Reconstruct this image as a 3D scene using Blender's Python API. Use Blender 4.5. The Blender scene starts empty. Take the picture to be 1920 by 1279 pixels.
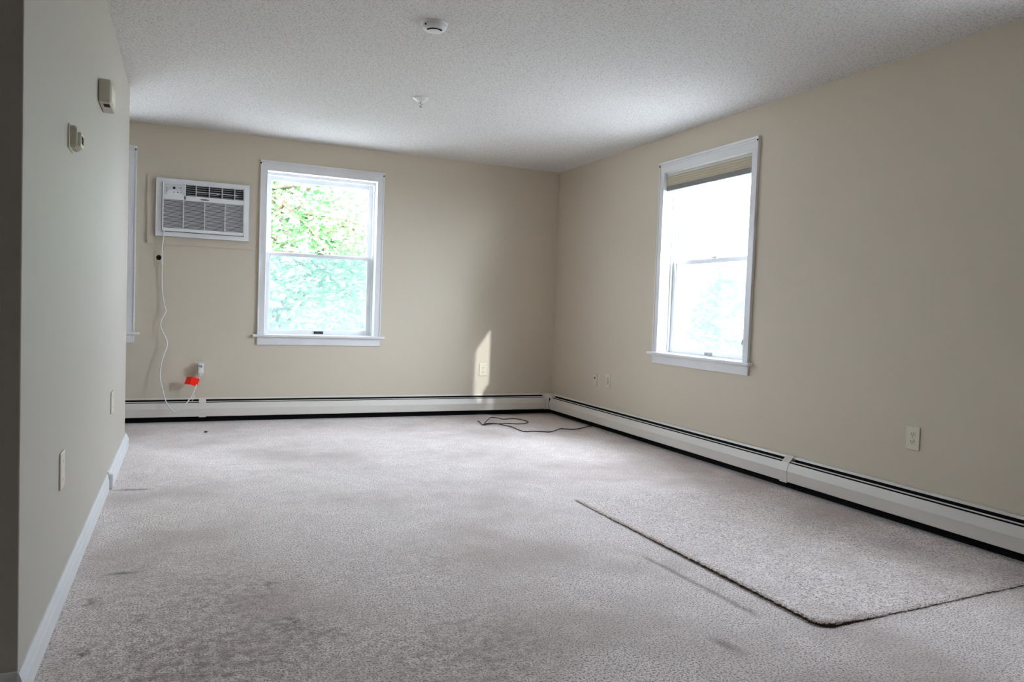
import bpy, bmesh, math, random
from mathutils import Vector, Matrix

S = bpy.context.scene
COL = S.collection

# ---------------------------------------------------------------- camera
CAM_Z = 1.0385
YAW, PITCH, ROLL, FPX = 0.4153, -0.0418, 0.0370, 1392.8
fw = Vector((math.sin(YAW) * math.cos(PITCH), math.cos(YAW) * math.cos(PITCH), math.sin(PITCH)))
rt = Vector((math.cos(YAW), -math.sin(YAW), 0.0))
up = rt.cross(fw)
rt2 = rt * math.cos(ROLL) + up * math.sin(ROLL)
up2 = -rt * math.sin(ROLL) + up * math.cos(ROLL)
cd = bpy.data.cameras.new('camera')
cam = bpy.data.objects.new('camera', cd)
COL.objects.link(cam)
m3 = Matrix((rt2, up2, -fw)).transposed()
cam.matrix_world = Matrix.Translation((0, 0, CAM_Z)) @ m3.to_4x4()
cd.sensor_width = 36.0
cd.lens = FPX / 1920 * 36.0
cd.clip_start = 0.02
S.camera = cam

# ---------------------------------------------------------------- light
SKY = 13.5
SUN = 0.66
SKY_HORIZON, SKY_ZENITH, SKY_GLOW = 0.47, 1.05, 2.1   # hazy sky: brighter overhead and around the sun
w = bpy.data.worlds.new('sky'); S.world = w; w.use_nodes = True
nt = w.node_tree; nt.nodes.clear()
out = nt.nodes.new('ShaderNodeOutputWorld'); bg = nt.nodes.new('ShaderNodeBackground')
tc = nt.nodes.new('ShaderNodeTexCoord'); sx = nt.nodes.new('ShaderNodeSeparateXYZ')
def wmath(op, a, b=None, clamp=False):
    q = nt.nodes.new('ShaderNodeMath'); q.operation = op; q.use_clamp = clamp
    for k, v in enumerate((a, b)):
        if v is None: continue
        if isinstance(v, (int, float)): q.inputs[k].default_value = v
        else: nt.links.new(v, q.inputs[k])
    return q.outputs[0]
nt.links.new(tc.outputs['Generated'], sx.inputs[0])
dp = nt.nodes.new('ShaderNodeVectorMath'); dp.operation = 'DOT_PRODUCT'
nt.links.new(tc.outputs['Generated'], dp.inputs[0]); dp.inputs[1].default_value = Vector((0.37, -1.0, 0.54)).normalized()
glow = wmath('MULTIPLY', wmath('POWER', wmath('MAXIMUM', dp.outputs['Value'], 0.0), 4.0), SKY_GLOW)
lum = wmath('ADD', wmath('ADD', wmath('MULTIPLY', wmath('MAXIMUM', sx.outputs['Z'], 0.0), SKY_ZENITH), SKY_HORIZON), glow)
bg.inputs[0].default_value = (0.77, 0.85, 1.0, 1)
nt.links.new(wmath('MULTIPLY', lum, SKY), bg.inputs[1])
nt.links.new(bg.outputs[0], out.inputs[0])

sd = bpy.data.lights.new('sun', 'SUN'); so = bpy.data.objects.new('sun', sd); COL.objects.link(so)
sd.energy = SUN * 3.0; sd.angle = math.radians(0.9); sd.color = (0.93, 0.96, 1.0)
so.rotation_euler = Vector((-0.37, 1.0, -0.54)).to_track_quat('-Z', 'Y').to_euler()
so.location = (8, -12, 10)

# sampling portals in the window openings (they emit nothing)
def portal(loc, size, normal):
    d = bpy.data.lights.new('window_portal', 'AREA'); o = bpy.data.objects.new('window_portal', d); COL.objects.link(o)
    d.shape = 'RECTANGLE'; d.size, d.size_y = size; d.cycles.is_portal = True
    o.location = loc; o.rotation_euler = Vector(normal).to_track_quat('-Z', 'Y').to_euler()
    return o

S.view_settings.view_transform = 'Standard'
S.view_settings.look = 'None'
S.view_settings.exposure = 1.40
S.view_settings.gamma = 1.0
S.view_settings.use_curve_mapping = False
S.cycles.max_bounces = 14
S.cycles.diffuse_bounces = 10
S.cycles.glossy_bounces = 3
S.cycles.transparent_max_bounces = 24
S.cycles.sample_clamp_indirect = 8.0
S.cycles.use_denoising = True

# ---------------------------------------------------------------- dimensions
D, R, L, H = 6.761, 3.4427, -0.3673, 2.44
LY0, LY1, LT = 2.15, 5.716, 0.13      # partition on the left: start, end, thickness
X0, Y0 = -3.6, -2.4                    # far extents of the dwelling
WT = 0.20

# ---------------------------------------------------------------- materials
def mat(name, col, rough=0.5, spec=0.3, metal=0.0, noise=None, bump=None, sheen=0.0):
    m = bpy.data.materials.new(name); m.use_nodes = True
    n = m.node_tree; b = n.nodes['Principled BSDF']
    b.inputs['Base Color'].default_value = (*col, 1)
    b.inputs['Roughness'].default_value = rough
    b.inputs['Specular IOR Level'].default_value = spec
    b.inputs['Metallic'].default_value = metal
    b.inputs['Sheen Weight'].default_value = sheen
    t = n.nodes.new('ShaderNodeTexCoord')
    sc, amt = noise if noise else (6.0, 0.03)
    nz = n.nodes.new('ShaderNodeTexNoise'); nz.inputs['Scale'].default_value = sc; nz.inputs['Detail'].default_value = 3
    n.links.new(t.outputs['Object'], nz.inputs['Vector'])
    r = n.nodes.new('ShaderNodeMapRange'); r.inputs[1].default_value = 0.3; r.inputs[2].default_value = 0.7
    r.inputs[3].default_value = 1 - amt; r.inputs[4].default_value = 1 + amt
    n.links.new(nz.outputs[0], r.inputs[0])
    mx = n.nodes.new('ShaderNodeVectorMath'); mx.operation = 'SCALE'; mx.inputs[0].default_value = col
    n.links.new(r.outputs[0], mx.inputs['Scale']); n.links.new(mx.outputs[0], b.inputs['Base Color'])
    if bump:
        bs, strength, dist = bump
        n2 = n.nodes.new('ShaderNodeTexNoise'); n2.inputs['Scale'].default_value = bs; n2.inputs['Detail'].default_value = 2
        n.links.new(t.outputs['Object'], n2.inputs['Vector'])
        bp = n.nodes.new('ShaderNodeBump'); bp.inputs['Strength'].default_value = strength; bp.inputs['Distance'].default_value = dist
        n.links.new(n2.outputs[0], bp.inputs['Height']); n.links.new(bp.outputs[0], b.inputs['Normal'])
    return m

M_wall = mat('wall_paint', (0.62, 0.55, 0.445), 0.62, 0.25, noise=(0.8, 0.012), bump=(90, 0.06, 0.002))
M_hall = mat('hall_bounce_cut', (0.22, 0.18, 0.15), 0.7, 0.2)  # unseen rear walls darkened to cut bounce, standing for an unlit hall
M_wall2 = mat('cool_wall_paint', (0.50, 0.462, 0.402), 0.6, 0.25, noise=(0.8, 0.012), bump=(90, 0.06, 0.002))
M_trim = mat('white_trim_paint', (0.76, 0.765, 0.77), 0.35, 0.4, bump=(40, 0.04, 0.002))
M_sash = mat('white_sash_paint', (0.84, 0.85, 0.86), 0.3, 0.4)
M_patch = mat('painted_board', (0.61, 0.54, 0.438), 0.5, 0.3, bump=(60, 0.08, 0.002))
M_heater = mat('cream_enamel', (0.69, 0.655, 0.60), 0.38, 0.4, noise=(2.0, 0.02))
M_heater_shade = mat('heater_shade_black', (0.012, 0.011, 0.011), 0.8, 0.1)  # black colour painting in the shade inside and under the heaters
M_fin = mat('dull_fin_metal', (0.05, 0.05, 0.05), 0.6, 0.2, metal=0.3)
M_ivory = mat('ivory_plastic', (0.66, 0.615, 0.49), 0.4, 0.4)
M_ivory2 = mat('painted_plate', (0.64, 0.57, 0.46), 0.45, 0.35)
M_beige = mat('aged_beige_plastic', (0.50, 0.47, 0.38), 0.5, 0.3)
M_hole = mat('dark_slot', (0.015, 0.014, 0.013), 0.7, 0.1)
M_brass = mat('screw_metal', (0.55, 0.52, 0.45), 0.35, 0.5, metal=0.8)
M_white = mat('white_plastic', (0.80, 0.81, 0.81), 0.4, 0.4)
M_acgrey = mat('pale_grey_plastic', (0.62, 0.65, 0.67), 0.4, 0.4)
M_acdark = mat('grille_cavity', (0.045, 0.042, 0.040), 0.8, 0.1)
M_steel = mat('dull_steel', (0.40, 0.40, 0.38), 0.4, 0.5, metal=0.7)
M_red = mat('orange_red_tag', (1.0, 0.03, 0.012), 0.6, 0.1)
M_cord = mat('white_cord_rubber', (0.76, 0.76, 0.75), 0.5, 0.3)
M_blackcord = mat('black_cord_rubber', (0.018, 0.018, 0.02), 0.45, 0.4)
M_shade = mat('tan_pleated_fabric', (0.50, 0.45, 0.34), 0.85, 0.1, bump=(300, 0.2, 0.001))
M_rail = mat('grey_shade_rail', (0.22, 0.22, 0.21), 0.5, 0.3)
M_railw = mat('pale_headrail', (0.66, 0.65, 0.60), 0.45, 0.3)
M_chrome = mat('chrome_metal', (0.7, 0.7, 0.68), 0.2, 0.5, metal=0.9)
M_bark = mat('tree_bark', (0.16, 0.12, 0.09), 0.9, 0.1, noise=(12, 0.3))
M_grass = mat('pale_gravel', (0.30, 0.29, 0.28), 0.95, 0.1, noise=(3, 0.3))
M_edge_shade = mat('carpet_edge_shade', (0.10, 0.07, 0.055), 0.95, 0.05, noise=(200, 0.5), bump=(160, 0.8, 0.006))  # backing brown, darkened to paint the shadow gap along the cut edge
M_logo = mat('dark_badge', (0.06, 0.065, 0.07), 0.4, 0.4)
M_ext = mat('pale_siding', (0.62, 0.62, 0.60), 0.7, 0.2)

# popcorn ceiling
def ceiling_mat():
    m = bpy.data.materials.new('textured_ceiling'); m.use_nodes = True
    n = m.node_tree; b = n.nodes['Principled BSDF']; l = n.links
    b.inputs['Roughness'].default_value = 0.95; b.inputs['Specular IOR Level'].default_value = 0.05
    t = n.nodes.new('ShaderNodeTexCoord')
    a = n.nodes.new('ShaderNodeTexNoise'); a.inputs['Scale'].default_value = 95; a.inputs['Detail'].default_value = 4; a.inputs['Roughness'].default_value = 0.65
    l.new(t.outputs['Object'], a.inputs['Vector'])
    r = n.nodes.new('ShaderNodeValToRGB')
    r.color_ramp.elements[0].position = 0.30; r.color_ramp.elements[0].color = (0.40, 0.38, 0.355, 1)
    r.color_ramp.elements[1].position = 0.52; r.color_ramp.elements[1].color = (0.69, 0.67, 0.65, 1)
    l.new(a.outputs[0], r.inputs[0]); l.new(r.outputs[0], b.inputs['Base Color'])
    bp = n.nodes.new('ShaderNodeBump'); bp.inputs['Strength'].default_value = 0.45; bp.inputs['Distance'].default_value = 0.006
    l.new(a.outputs[0], bp.inputs['Height']); l.new(bp.outputs[0], b.inputs['Normal'])
    return m
M_ceil = ceiling_mat()

# cut pile carpet, with dirt marks and creases where the pile is crushed
def carpet_mat(name, marks=True):
    m = bpy.data.materials.new(name); m.use_nodes = True
    n = m.node_tree; b = n.nodes['Principled BSDF']; l = n.links
    b.inputs['Roughness'].default_value = 0.9; b.inputs['Specular IOR Level'].default_value = 0.08
    b.inputs['Sheen Weight'].default_value = 0.35; b.inputs['Sheen Roughness'].default_value = 0.45
    b.inputs['Sheen Tint'].default_value = (0.92, 0.95, 1, 1)
    t = n.nodes.new('ShaderNodeTexCoord'); v = t.outputs['Object']
    def noise(sc, det=2, rough=0.5, dist=0.0):
        a = n.nodes.new('ShaderNodeTexNoise'); a.inputs['Scale'].default_value = sc; a.inputs['Detail'].default_value = det
        a.inputs['Roughness'].default_value = rough; a.inputs['Distortion'].default_value = dist
        l.new(v, a.inputs['Vector']); return a.outputs[0]
    def ramp(src, p0, c0, p1, c1):
        r = n.nodes.new('ShaderNodeValToRGB'); e = r.color_ramp.elements
        e[0].position = p0; e[0].color = (*c0, 1); e[1].position = p1; e[1].color = (*c1, 1)
        l.new(src, r.inputs[0]); return r.outputs[0]
    def mathn(op, a_, b_, clamp=False):
        q = n.nodes.new('ShaderNodeMath'); q.operation = op; q.use_clamp = clamp
        for i, s_ in enumerate((a_, b_)):
            if isinstance(s_, (int, float)): q.inputs[i].default_value = s_
            else: l.new(s_, q.inputs[i])
        return q.outputs[0]
    def mixc(f, c1, c2, mode='MIX'):
        q = n.nodes.new('ShaderNodeMix'); q.data_type = 'RGBA'; q.blend_type = mode
        if isinstance(f, (int, float)): q.inputs[0].default_value = f
        else: l.new(f, q.inputs[0])
        for i, s_ in ((6, c1), (7, c2)):
            if isinstance(s_, tuple): q.inputs[i].default_value = (*s_, 1)
            else: l.new(s_, q.inputs[i])
        return q.outputs[2]
    tuft = noise(150, 3, 0.6, 0.4)
    fine = ramp(tuft, 0.37, (0.22, 0.155, 0.13), 0.53, (0.99, 0.875, 0.825))
    streak = noise(2.2, 4, 0.6, 0.6)
    base = mixc(ramp(streak, 0.35, (0, 0, 0), 0.75, (0.35, 0.35, 0.35)), fine, (0.74, 0.65, 0.60))
    soil = noise(1.1, 3, 0.55)
    base = mixc(ramp(soil, 0.48, (0, 0, 0), 0.66, (0.50, 0.50, 0.50)), base, (0.38, 0.275, 0.23))
    pile = noise(5.5, 5, 0.65, 1.2)
    base = mixc(ramp(pile, 0.42, (0.16, 0.16, 0.16), 0.60, (0, 0, 0)), base, (0.30, 0.25, 0.22))
    h = mathn('ADD', tuft, mathn('MULTIPLY', noise(9, 2), 0.8))
    if marks:
        sep = n.nodes.new('ShaderNodeSeparateXYZ'); l.new(v, sep.inputs[0])
        wob = mathn('MULTIPLY', mathn('SUBTRACT', noise(22, 3), 0.5), 0.03)
        X = mathn('ADD', sep.outputs['X'], wob); Y = mathn('ADD', sep.outputs['Y'], mathn('MULTIPLY', wob, 0.6))
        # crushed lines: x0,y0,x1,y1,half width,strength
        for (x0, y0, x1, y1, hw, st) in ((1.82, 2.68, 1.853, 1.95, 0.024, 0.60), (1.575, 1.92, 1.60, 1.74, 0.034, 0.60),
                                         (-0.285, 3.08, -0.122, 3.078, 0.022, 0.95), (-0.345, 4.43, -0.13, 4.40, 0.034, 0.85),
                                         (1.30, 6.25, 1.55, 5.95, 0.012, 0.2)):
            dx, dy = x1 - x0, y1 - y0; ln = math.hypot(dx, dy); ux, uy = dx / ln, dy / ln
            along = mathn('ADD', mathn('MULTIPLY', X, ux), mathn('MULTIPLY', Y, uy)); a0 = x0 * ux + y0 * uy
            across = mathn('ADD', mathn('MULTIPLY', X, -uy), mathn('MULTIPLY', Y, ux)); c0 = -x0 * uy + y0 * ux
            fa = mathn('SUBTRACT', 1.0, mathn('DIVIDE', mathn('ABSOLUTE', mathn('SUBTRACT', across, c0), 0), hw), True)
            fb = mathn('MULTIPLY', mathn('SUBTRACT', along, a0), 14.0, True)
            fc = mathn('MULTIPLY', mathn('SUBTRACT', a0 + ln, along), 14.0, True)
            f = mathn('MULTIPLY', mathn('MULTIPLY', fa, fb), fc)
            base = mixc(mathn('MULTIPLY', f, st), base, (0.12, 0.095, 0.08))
            h = mathn('SUBTRACT', h, mathn('MULTIPLY', f, 0.9))
        # dirt spots: x,y,radius,strength,colour
        for (cx, cy, rx, ry, st, c) in ((0.328, 2.43, 0.05, 0.05, 0.75, (0.13, 0.09, 0.075)), (0.29, 2.81, 0.05, 0.045, 0.5, (0.18, 0.16, 0.14)),
                                        (0.40, 2.33, 0.10, 0.07, 0.35, (0.2, 0.13, 0.11)),
                                        (-0.255, 2.417, 0.035, 0.05, 0.75, (0.15, 0.10, 0.08)), (-0.2755, 2.815, 0.045, 0.06, 0.6, (0.24, 0.13, 0.11)),
                                        (-0.12, 2.63, 0.025, 0.035, 0.55, (0.2, 0.11, 0.09)), (0.15, 2.75, 0.16, 0.2, 0.30, (0.30, 0.18, 0.15)),
                                        (0.05, 2.30, 0.30, 0.25, 0.35, (0.28, 0.19, 0.16)), (0.85, 2.05, 0.25, 0.30, 0.30, (0.28, 0.19, 0.16)),
                                        (-0.24, 4.75, 0.06, 0.10, 0.35, (0.2, 0.17, 0.15)), (1.58, 4.65, 0.25, 0.10, 0.18, (0.45, 0.33, 0.24)),
                                        (0.35, 4.95, 0.12, 0.03, 0.35, (0.25, 0.24, 0.24)), (0.60, 2.75, 0.35, 0.35, 0.15, (0.3, 0.2, 0.17)), (-0.05, 2.6, 0.45, 0.75, 0.30, (0.26, 0.17, 0.14)), (0.45, 2.1, 0.6, 0.35, 0.30, (0.26, 0.17, 0.14)), (0.95, 2.75, 0.16, 0.22, 0.22, (0.28, 0.2, 0.17))):
            ddx = mathn('DIVIDE', mathn('SUBTRACT', X, cx), rx); ddy = mathn('DIVIDE', mathn('SUBTRACT', Y, cy), ry)
            q = mathn('ADD', mathn('MULTIPLY', ddx, ddx), mathn('MULTIPLY', ddy, ddy))
            f = mathn('MULTIPLY', mathn('SUBTRACT', 1.0, mathn('MULTIPLY', q, 0.6), True), mathn('MULTIPLY', mathn('SUBTRACT', noise(28, 4, 0.7), 0.42), 5.0, True))
            base = mixc(mathn('MULTIPLY', mathn('MULTIPLY', f, st), mathn('MULTIPLY', noise(45, 2), 2.6), True), base, c)
    l.new(base, b.inputs['Base Color'])
    bp = n.nodes.new('ShaderNodeBump'); bp.inputs['Strength'].default_value = 0.65; bp.inputs['Distance'].default_value = 0.006
    l.new(h, bp.inputs['Height']); l.new(bp.outputs[0], b.inputs['Normal'])
    return m
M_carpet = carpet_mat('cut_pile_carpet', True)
M_carpet2 = carpet_mat('cut_pile_carpet_piece', False)

def glass_mat():
    m = bpy.data.materials.new('window_glass'); m.use_nodes = True
    n = m.node_tree; n.nodes.clear(); l = n.links
    o = n.nodes.new('ShaderNodeOutputMaterial'); t = n.nodes.new('ShaderNodeBsdfTransparent'); g = n.nodes.new('ShaderNodeBsdfGlossy')
    t.inputs[0].default_value = (0.95, 0.97, 0.965, 1); g.inputs['Roughness'].default_value = 0.02
    fr = n.nodes.new('ShaderNodeFresnel'); ge = n.nodes.new('ShaderNodeNewGeometry'); mr = n.nodes.new('ShaderNodeMapRange')
    mr.inputs[3].default_value = 1.45; mr.inputs[4].default_value = 1 / 1.45   # a thin pane: no total reflection on the way out
    l.new(ge.outputs['Backfacing'], mr.inputs[0]); l.new(mr.outputs[0], fr.inputs[0])
    mx = n.nodes.new('ShaderNodeMixShader'); l.new(fr.outputs[0], mx.inputs[0]); l.new(t.outputs[0], mx.inputs[1]); l.new(g.outputs[0], mx.inputs[2])
    l.new(mx.outputs[0], o.inputs[0]); return m
M_glass = glass_mat()

def screen_mat():
    m = bpy.data.materials.new('insect_mesh'); m.use_nodes = True
    n = m.node_tree; n.nodes.clear(); l = n.links
    o = n.nodes.new('ShaderNodeOutputMaterial'); t = n.nodes.new('ShaderNodeBsdfTransparent')
    d = n.nodes.new('ShaderNodeBsdfDiffuse'); d.inputs[0].default_value = (0.10, 0.11, 0.12, 1)
    tl = n.nodes.new('ShaderNodeBsdfTranslucent'); tl.inputs[0].default_value = (0.05, 0.075, 0.075, 1)
    ad = n.nodes.new('ShaderNodeAddShader'); l.new(d.outputs[0], ad.inputs[0]); l.new(tl.outputs[0], ad.inputs[1])
    mx = n.nodes.new('ShaderNodeMixShader'); mx.inputs[0].default_value = 0.45
    l.new(t.outputs[0], mx.inputs[1]); l.new(ad.outputs[0], mx.inputs[2]); l.new(mx.outputs[0], o.inputs[0]); return m
M_screen = screen_mat()

def leaf_mat(name, c, tr):
    m = bpy.data.materials.new(name); m.use_nodes = True
    n = m.node_tree; n.nodes.clear(); l = n.links
    o = n.nodes.new('ShaderNodeOutputMaterial')
    t = n.nodes.new('ShaderNodeTexCoord'); nz = n.nodes.new('ShaderNodeTexNoise'); nz.inputs['Scale'].default_value = 1.6
    nz.inputs['Detail'].default_value = 5
    l.new(t.outputs['Object'], nz.inputs['Vector'])
    r = n.nodes.new('ShaderNodeValToRGB'); e = r.color_ramp.elements
    e[0].position = 0.35; e[0].color = (c[0] * 0.45, c[1] * 0.6, c[2] * 0.7, 1); e[1].position = 0.62; e[1].color = (*c, 1)
    l.new(nz.outputs[0], r.inputs[0])
    d = n.nodes.new('ShaderNodeBsdfDiffuse'); q = n.nodes.new('ShaderNodeBsdfTranslucent')
    l.new(r.outputs[0], d.inputs[0]); l.new(r.outputs[0], q.inputs[0])
    mx = n.nodes.new('ShaderNodeMixShader'); mx.inputs[0].default_value = tr
    l.new(d.outputs[0], mx.inputs[1]); l.new(q.outputs[0], mx.inputs[2]); l.new(mx.outputs[0], o.inputs[0]); return m
M_leaf = leaf_mat('maple_leaves', (0.22, 0.36, 0.15), 0.45)
M_leaf2 = leaf_mat('shade_tree_leaves', (0.26, 0.42, 0.22), 0.4)
M_leaf3 = leaf_mat('distant_tree_leaves', (0.30, 0.42, 0.26), 0.45)

# ---------------------------------------------------------------- mesh helpers
def box(bm, x0, x1, y0, y1, z0, z1, bev=0.0, seg=2, mi=0):
    x0, x1 = min(x0, x1), max(x0, x1); y0, y1 = min(y0, y1), max(y0, y1); z0, z1 = min(z0, z1), max(z0, z1)
    b2 = bmesh.new()
    bmesh.ops.create_cube(b2, size=1.0)
    for v in b2.verts:
        v.co = Vector((x0 + (v.co.x + .5) * (x1 - x0), y0 + (v.co.y + .5) * (y1 - y0), z0 + (v.co.z + .5) * (z1 - z0)))
    if bev > 0:
        bmesh.ops.bevel(b2, geom=list(b2.edges), offset=bev, segments=seg, affect='EDGES', profile=0.5)
    merge(bm, b2, mi)

def merge(bm, b2, mi=0):
    vs = {v: bm.verts.new(v.co) for v in b2.verts}
    for f in b2.faces:
        try:
            nf = bm.faces.new([vs[v] for v in f.verts]); nf.material_index = mi; nf.smooth = f.smooth
        except ValueError:
            pass
    b2.free()

def prism(bm, pts, axis, a0, a1, mi=0):
    """closed 2-D outline pts extruded along axis; axis 'x': pts=(y,z), 'y': pts=(x,z), 'z': pts=(x,y)"""
    def P(p, a):
        return {'x': (a, p[0], p[1]), 'y': (p[0], a, p[1]), 'z': (p[0], p[1], a)}[axis]
    A = [bm.verts.new(P(p, a0)) for p in pts]; B = [bm.verts.new(P(p, a1)) for p in pts]
    n = len(pts)
    for i in range(n):
        f = bm.faces.new((A[i], A[(i + 1) % n], B[(i + 1) % n], B[i])); f.material_index = mi
    f = bm.faces.new(A); f.material_index = mi
    f = bm.faces.new(B); f.material_index = mi

def cyl(bm, c, axis, r0, r1, h, seg=24, mi=0, smooth=True):
    """frustum from c along axis vector (length h), radius r0 at c and r1 at the end"""
    ax = Vector(axis).normalized(); q = ax.to_track_quat('Z', 'Y'); c = Vector(c)
    A, B = [], []
    for i in range(seg):
        a = 2 * math.pi * i / seg; d = Vector((math.cos(a), math.sin(a), 0))
        A.append(bm.verts.new(c + q @ (d * r0))); B.append(bm.verts.new(c + q @ (d * r1 + Vector((0, 0, h)))))
    for i in range(seg):
        f = bm.faces.new((A[i], A[(i + 1) % seg], B[(i + 1) % seg], B[i])); f.smooth = smooth; f.material_index = mi
    for ring in (A, B):
        f = bm.faces.new(ring); f.material_index = mi

def lathe(bm, c, axis, prof, seg=40, mi=0):
    """prof: list of (radius, distance along axis)"""
    ax = Vector(axis).normalized(); q = ax.to_track_quat('Z', 'Y'); c = Vector(c); rings = []
    for (r, h) in prof:
        if r <= 1e-6: rings.append([bm.verts.new(c + q @ Vector((0, 0, h)))])
        else: rings.append([bm.verts.new(c + q @ Vector((math.cos(2 * math.pi * i / seg) * r, math.sin(2 * math.pi * i / seg) * r, h))) for i in range(seg)])
    for a, b in zip(rings, rings[1:]):
        for i in range(seg):
            j = (i + 1) % seg
            if len(a) == 1 and len(b) == 1: continue
            if len(a) == 1: vs = (a[0], b[j], b[i])
            elif len(b) == 1: vs = (a[i], a[j], b[0])
            else: vs = (a[i], a[j], b[j], b[i])
            f = bm.faces.new(vs); f.smooth = True; f.material_index = mi

def catmull(pts, n=8):
    P = [Vector(p) for p in pts]; P = [P[0] * 2 - P[1]] + P + [P[-1] * 2 - P[-2]]; out_ = []
    for i in range(1, len(P) - 2):
        for k in range(n):
            t = k / n; a, b_, c, d = P[i - 1], P[i], P[i + 1], P[i + 2]
            out_.append(0.5 * ((2 * b_) + (c - a) * t + (2 * a - 5 * b_ + 4 * c - d) * t * t + (3 * b_ - a - 3 * c + d) * t ** 3))
    out_.append(P[-2]); return out_

def tube(bm, pts, r, seg=8, mi=0, radii=None):
    P = [Vector(p) for p in pts]; rings = []; nrm = None
    for i, p in enumerate(P):
        t = (P[min(i + 1, len(P) - 1)] - P[max(i - 1, 0)]).normalized()
        if nrm is None:
            nrm = t.orthogonal().normalized()
        nrm = (nrm - t * nrm.dot(t)).normalized(); bn = t.cross(nrm)
        rr = radii[i] if radii else r
        rings.append([bm.verts.new(p + (nrm * math.cos(2 * math.pi * k / seg) + bn * math.sin(2 * math.pi * k / seg)) * rr) for k in range(seg)])
    for a, b_ in zip(rings, rings[1:]):
        for k in range(seg):
            f = bm.faces.new((a[k], a[(k + 1) % seg], b_[(k + 1) % seg], b_[k])); f.smooth = True; f.material_index = mi
    bm.faces.new(rings[0]); bm.faces.new(rings[-1])

def link(name, bm, mats, parent=None, recalc=True):
    if recalc: bmesh.ops.recalc_face_normals(bm, faces=list(bm.faces))
    me = bpy.data.meshes.new(name); bm.to_mesh(me); bm.free()
    for m in (mats if isinstance(mats, (list, tuple)) else [mats]): me.materials.append(m)
    o = bpy.data.objects.new(name, me); COL.objects.link(o)
    if parent:
        o.parent = parent; o.matrix_parent_inverse = Matrix.Translation(-Vector(parent.location))
    return o

def thing(name, loc, label, cat, group=None):
    o = bpy.data.objects.new(name, None); COL.objects.link(o); o.location = loc; o.empty_display_size = 0.05
    o['label'] = label; o['category'] = cat
    if group: o['group'] = group
    return o

def struct(o, label=None):
    o['kind'] = 'structure'
    if label: o['label'] = label
    return o

def tag(o, label, cat, group=None):
    o['label'] = label; o['category'] = cat
    if group: o['group'] = group
    return o

# wall frames: 'b' = back wall (u=x, outward=+y), 'r' = right wall (u=y, outward=+x), 'l' = left partition (u=y, into wall = -x)
def fbox(bm, wall, u0, u1, d0, d1, z0, z1, bev=0.0, mi=0, seg=2):
    """d is depth out through the wall, negative towards the room"""
    if wall == 'b': box(bm, u0, u1, D + d0, D + d1, z0, z1, bev, seg, mi)
    elif wall == 'r': box(bm, R + d0, R + d1, u0, u1, z0, z1, bev, seg, mi)
    else: box(bm, L - d0, L - d1, u0, u1, z0, z1, bev, seg, mi)
def fp(wall, u, d, z):
    return Vector((u, D + d, z)) if wall == 'b' else Vector((R + d, u, z)) if wall == 'r' else Vector((L - d, u, z))
def fn(wall):  # direction into the room
    return {'b': Vector((0, -1, 0)), 'r': Vector((-1, 0, 0)), 'l': Vector((1, 0, 0))}[wall]

# ---------------------------------------------------------------- room shell
WIN1 = ('b', 0.628, 1.585); WIN2 = ('r', 3.935, 4.925); WIN3 = ('b', -1.393, -0.436); WIN4 = ('r', 1.42, 1.90)  # the fourth is out of view, added to brighten the near carpet
ZS, ZT = 0.748, 2.158
HZ0, HZ1 = 0.715, 2.185

def wall_holes(wall, u0, u1, holes, name):
    bm = bmesh.new(); cur = u0
    for (a, b_) in sorted(holes):
        fbox(bm, wall, cur, a, 0, WT, 0, H)
        fbox(bm, wall, a, b_, 0, WT, 0, HZ0); fbox(bm, wall, a, b_, 0, WT, HZ1, H)
        cur = b_
    fbox(bm, wall, cur, u1, 0, WT, 0, H)
    return struct(link(name, bm, M_wall))
wall_holes('b', X0, R + WT, [(WIN1[1] - .02, WIN1[2] + .02), (WIN3[1] - .02, WIN3[2] + .02)], 'wall_back')
wall_holes('r', Y0, D, [(WIN4[1] - .02, WIN4[2] + .02), (WIN2[1] - .02, WIN2[2] + .02)], 'wall_right')
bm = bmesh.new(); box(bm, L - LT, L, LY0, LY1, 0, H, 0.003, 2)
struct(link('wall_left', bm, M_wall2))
bm = bmesh.new(); box(bm, X0 - WT, X0, Y0, D + WT, 0, H); struct(link('wall_kitchen', bm, M_hall))
bm = bmesh.new(); box(bm, X0 - WT, R + WT, Y0 - WT, Y0, 0, H); struct(link('wall_front', bm, M_hall))
bm = bmesh.new(); box(bm, X0 - WT, R + WT, Y0 - WT, D + WT, H, H + 0.2); struct(link('ceiling', bm, M_ceil))
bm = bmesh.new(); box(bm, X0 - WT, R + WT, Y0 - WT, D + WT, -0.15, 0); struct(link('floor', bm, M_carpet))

bm = bmesh.new(); box(bm, X0 - .8, R + WT + .15, D + WT, D + WT + .72, H + .06, H + .2); struct(link('trim_1', bm, M_ext))
bm = bmesh.new(); box(bm, R + WT, R + WT + .15, Y0 - WT, D + WT, H + .06, H + .2); struct(link('trim_2', bm, M_ext))

# baseboards of the left partition (thin board near, stouter board beyond the gap)
def skirting(bm, y0, y1, t, h):
    prism(bm, [(L, 0.002), (L + t, 0.002), (L + t, h * 0.62), (L + t * 0.72, h * 0.70), (L + t * 0.72, h * 0.80), (L + t * 0.45, h * 0.93), (L + t * 0.3, h), (L, h)], 'y', y0, y1)
bm = bmesh.new(); skirting(bm, LY0 - 0.014, 4.425, 0.014, 0.091)
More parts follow.
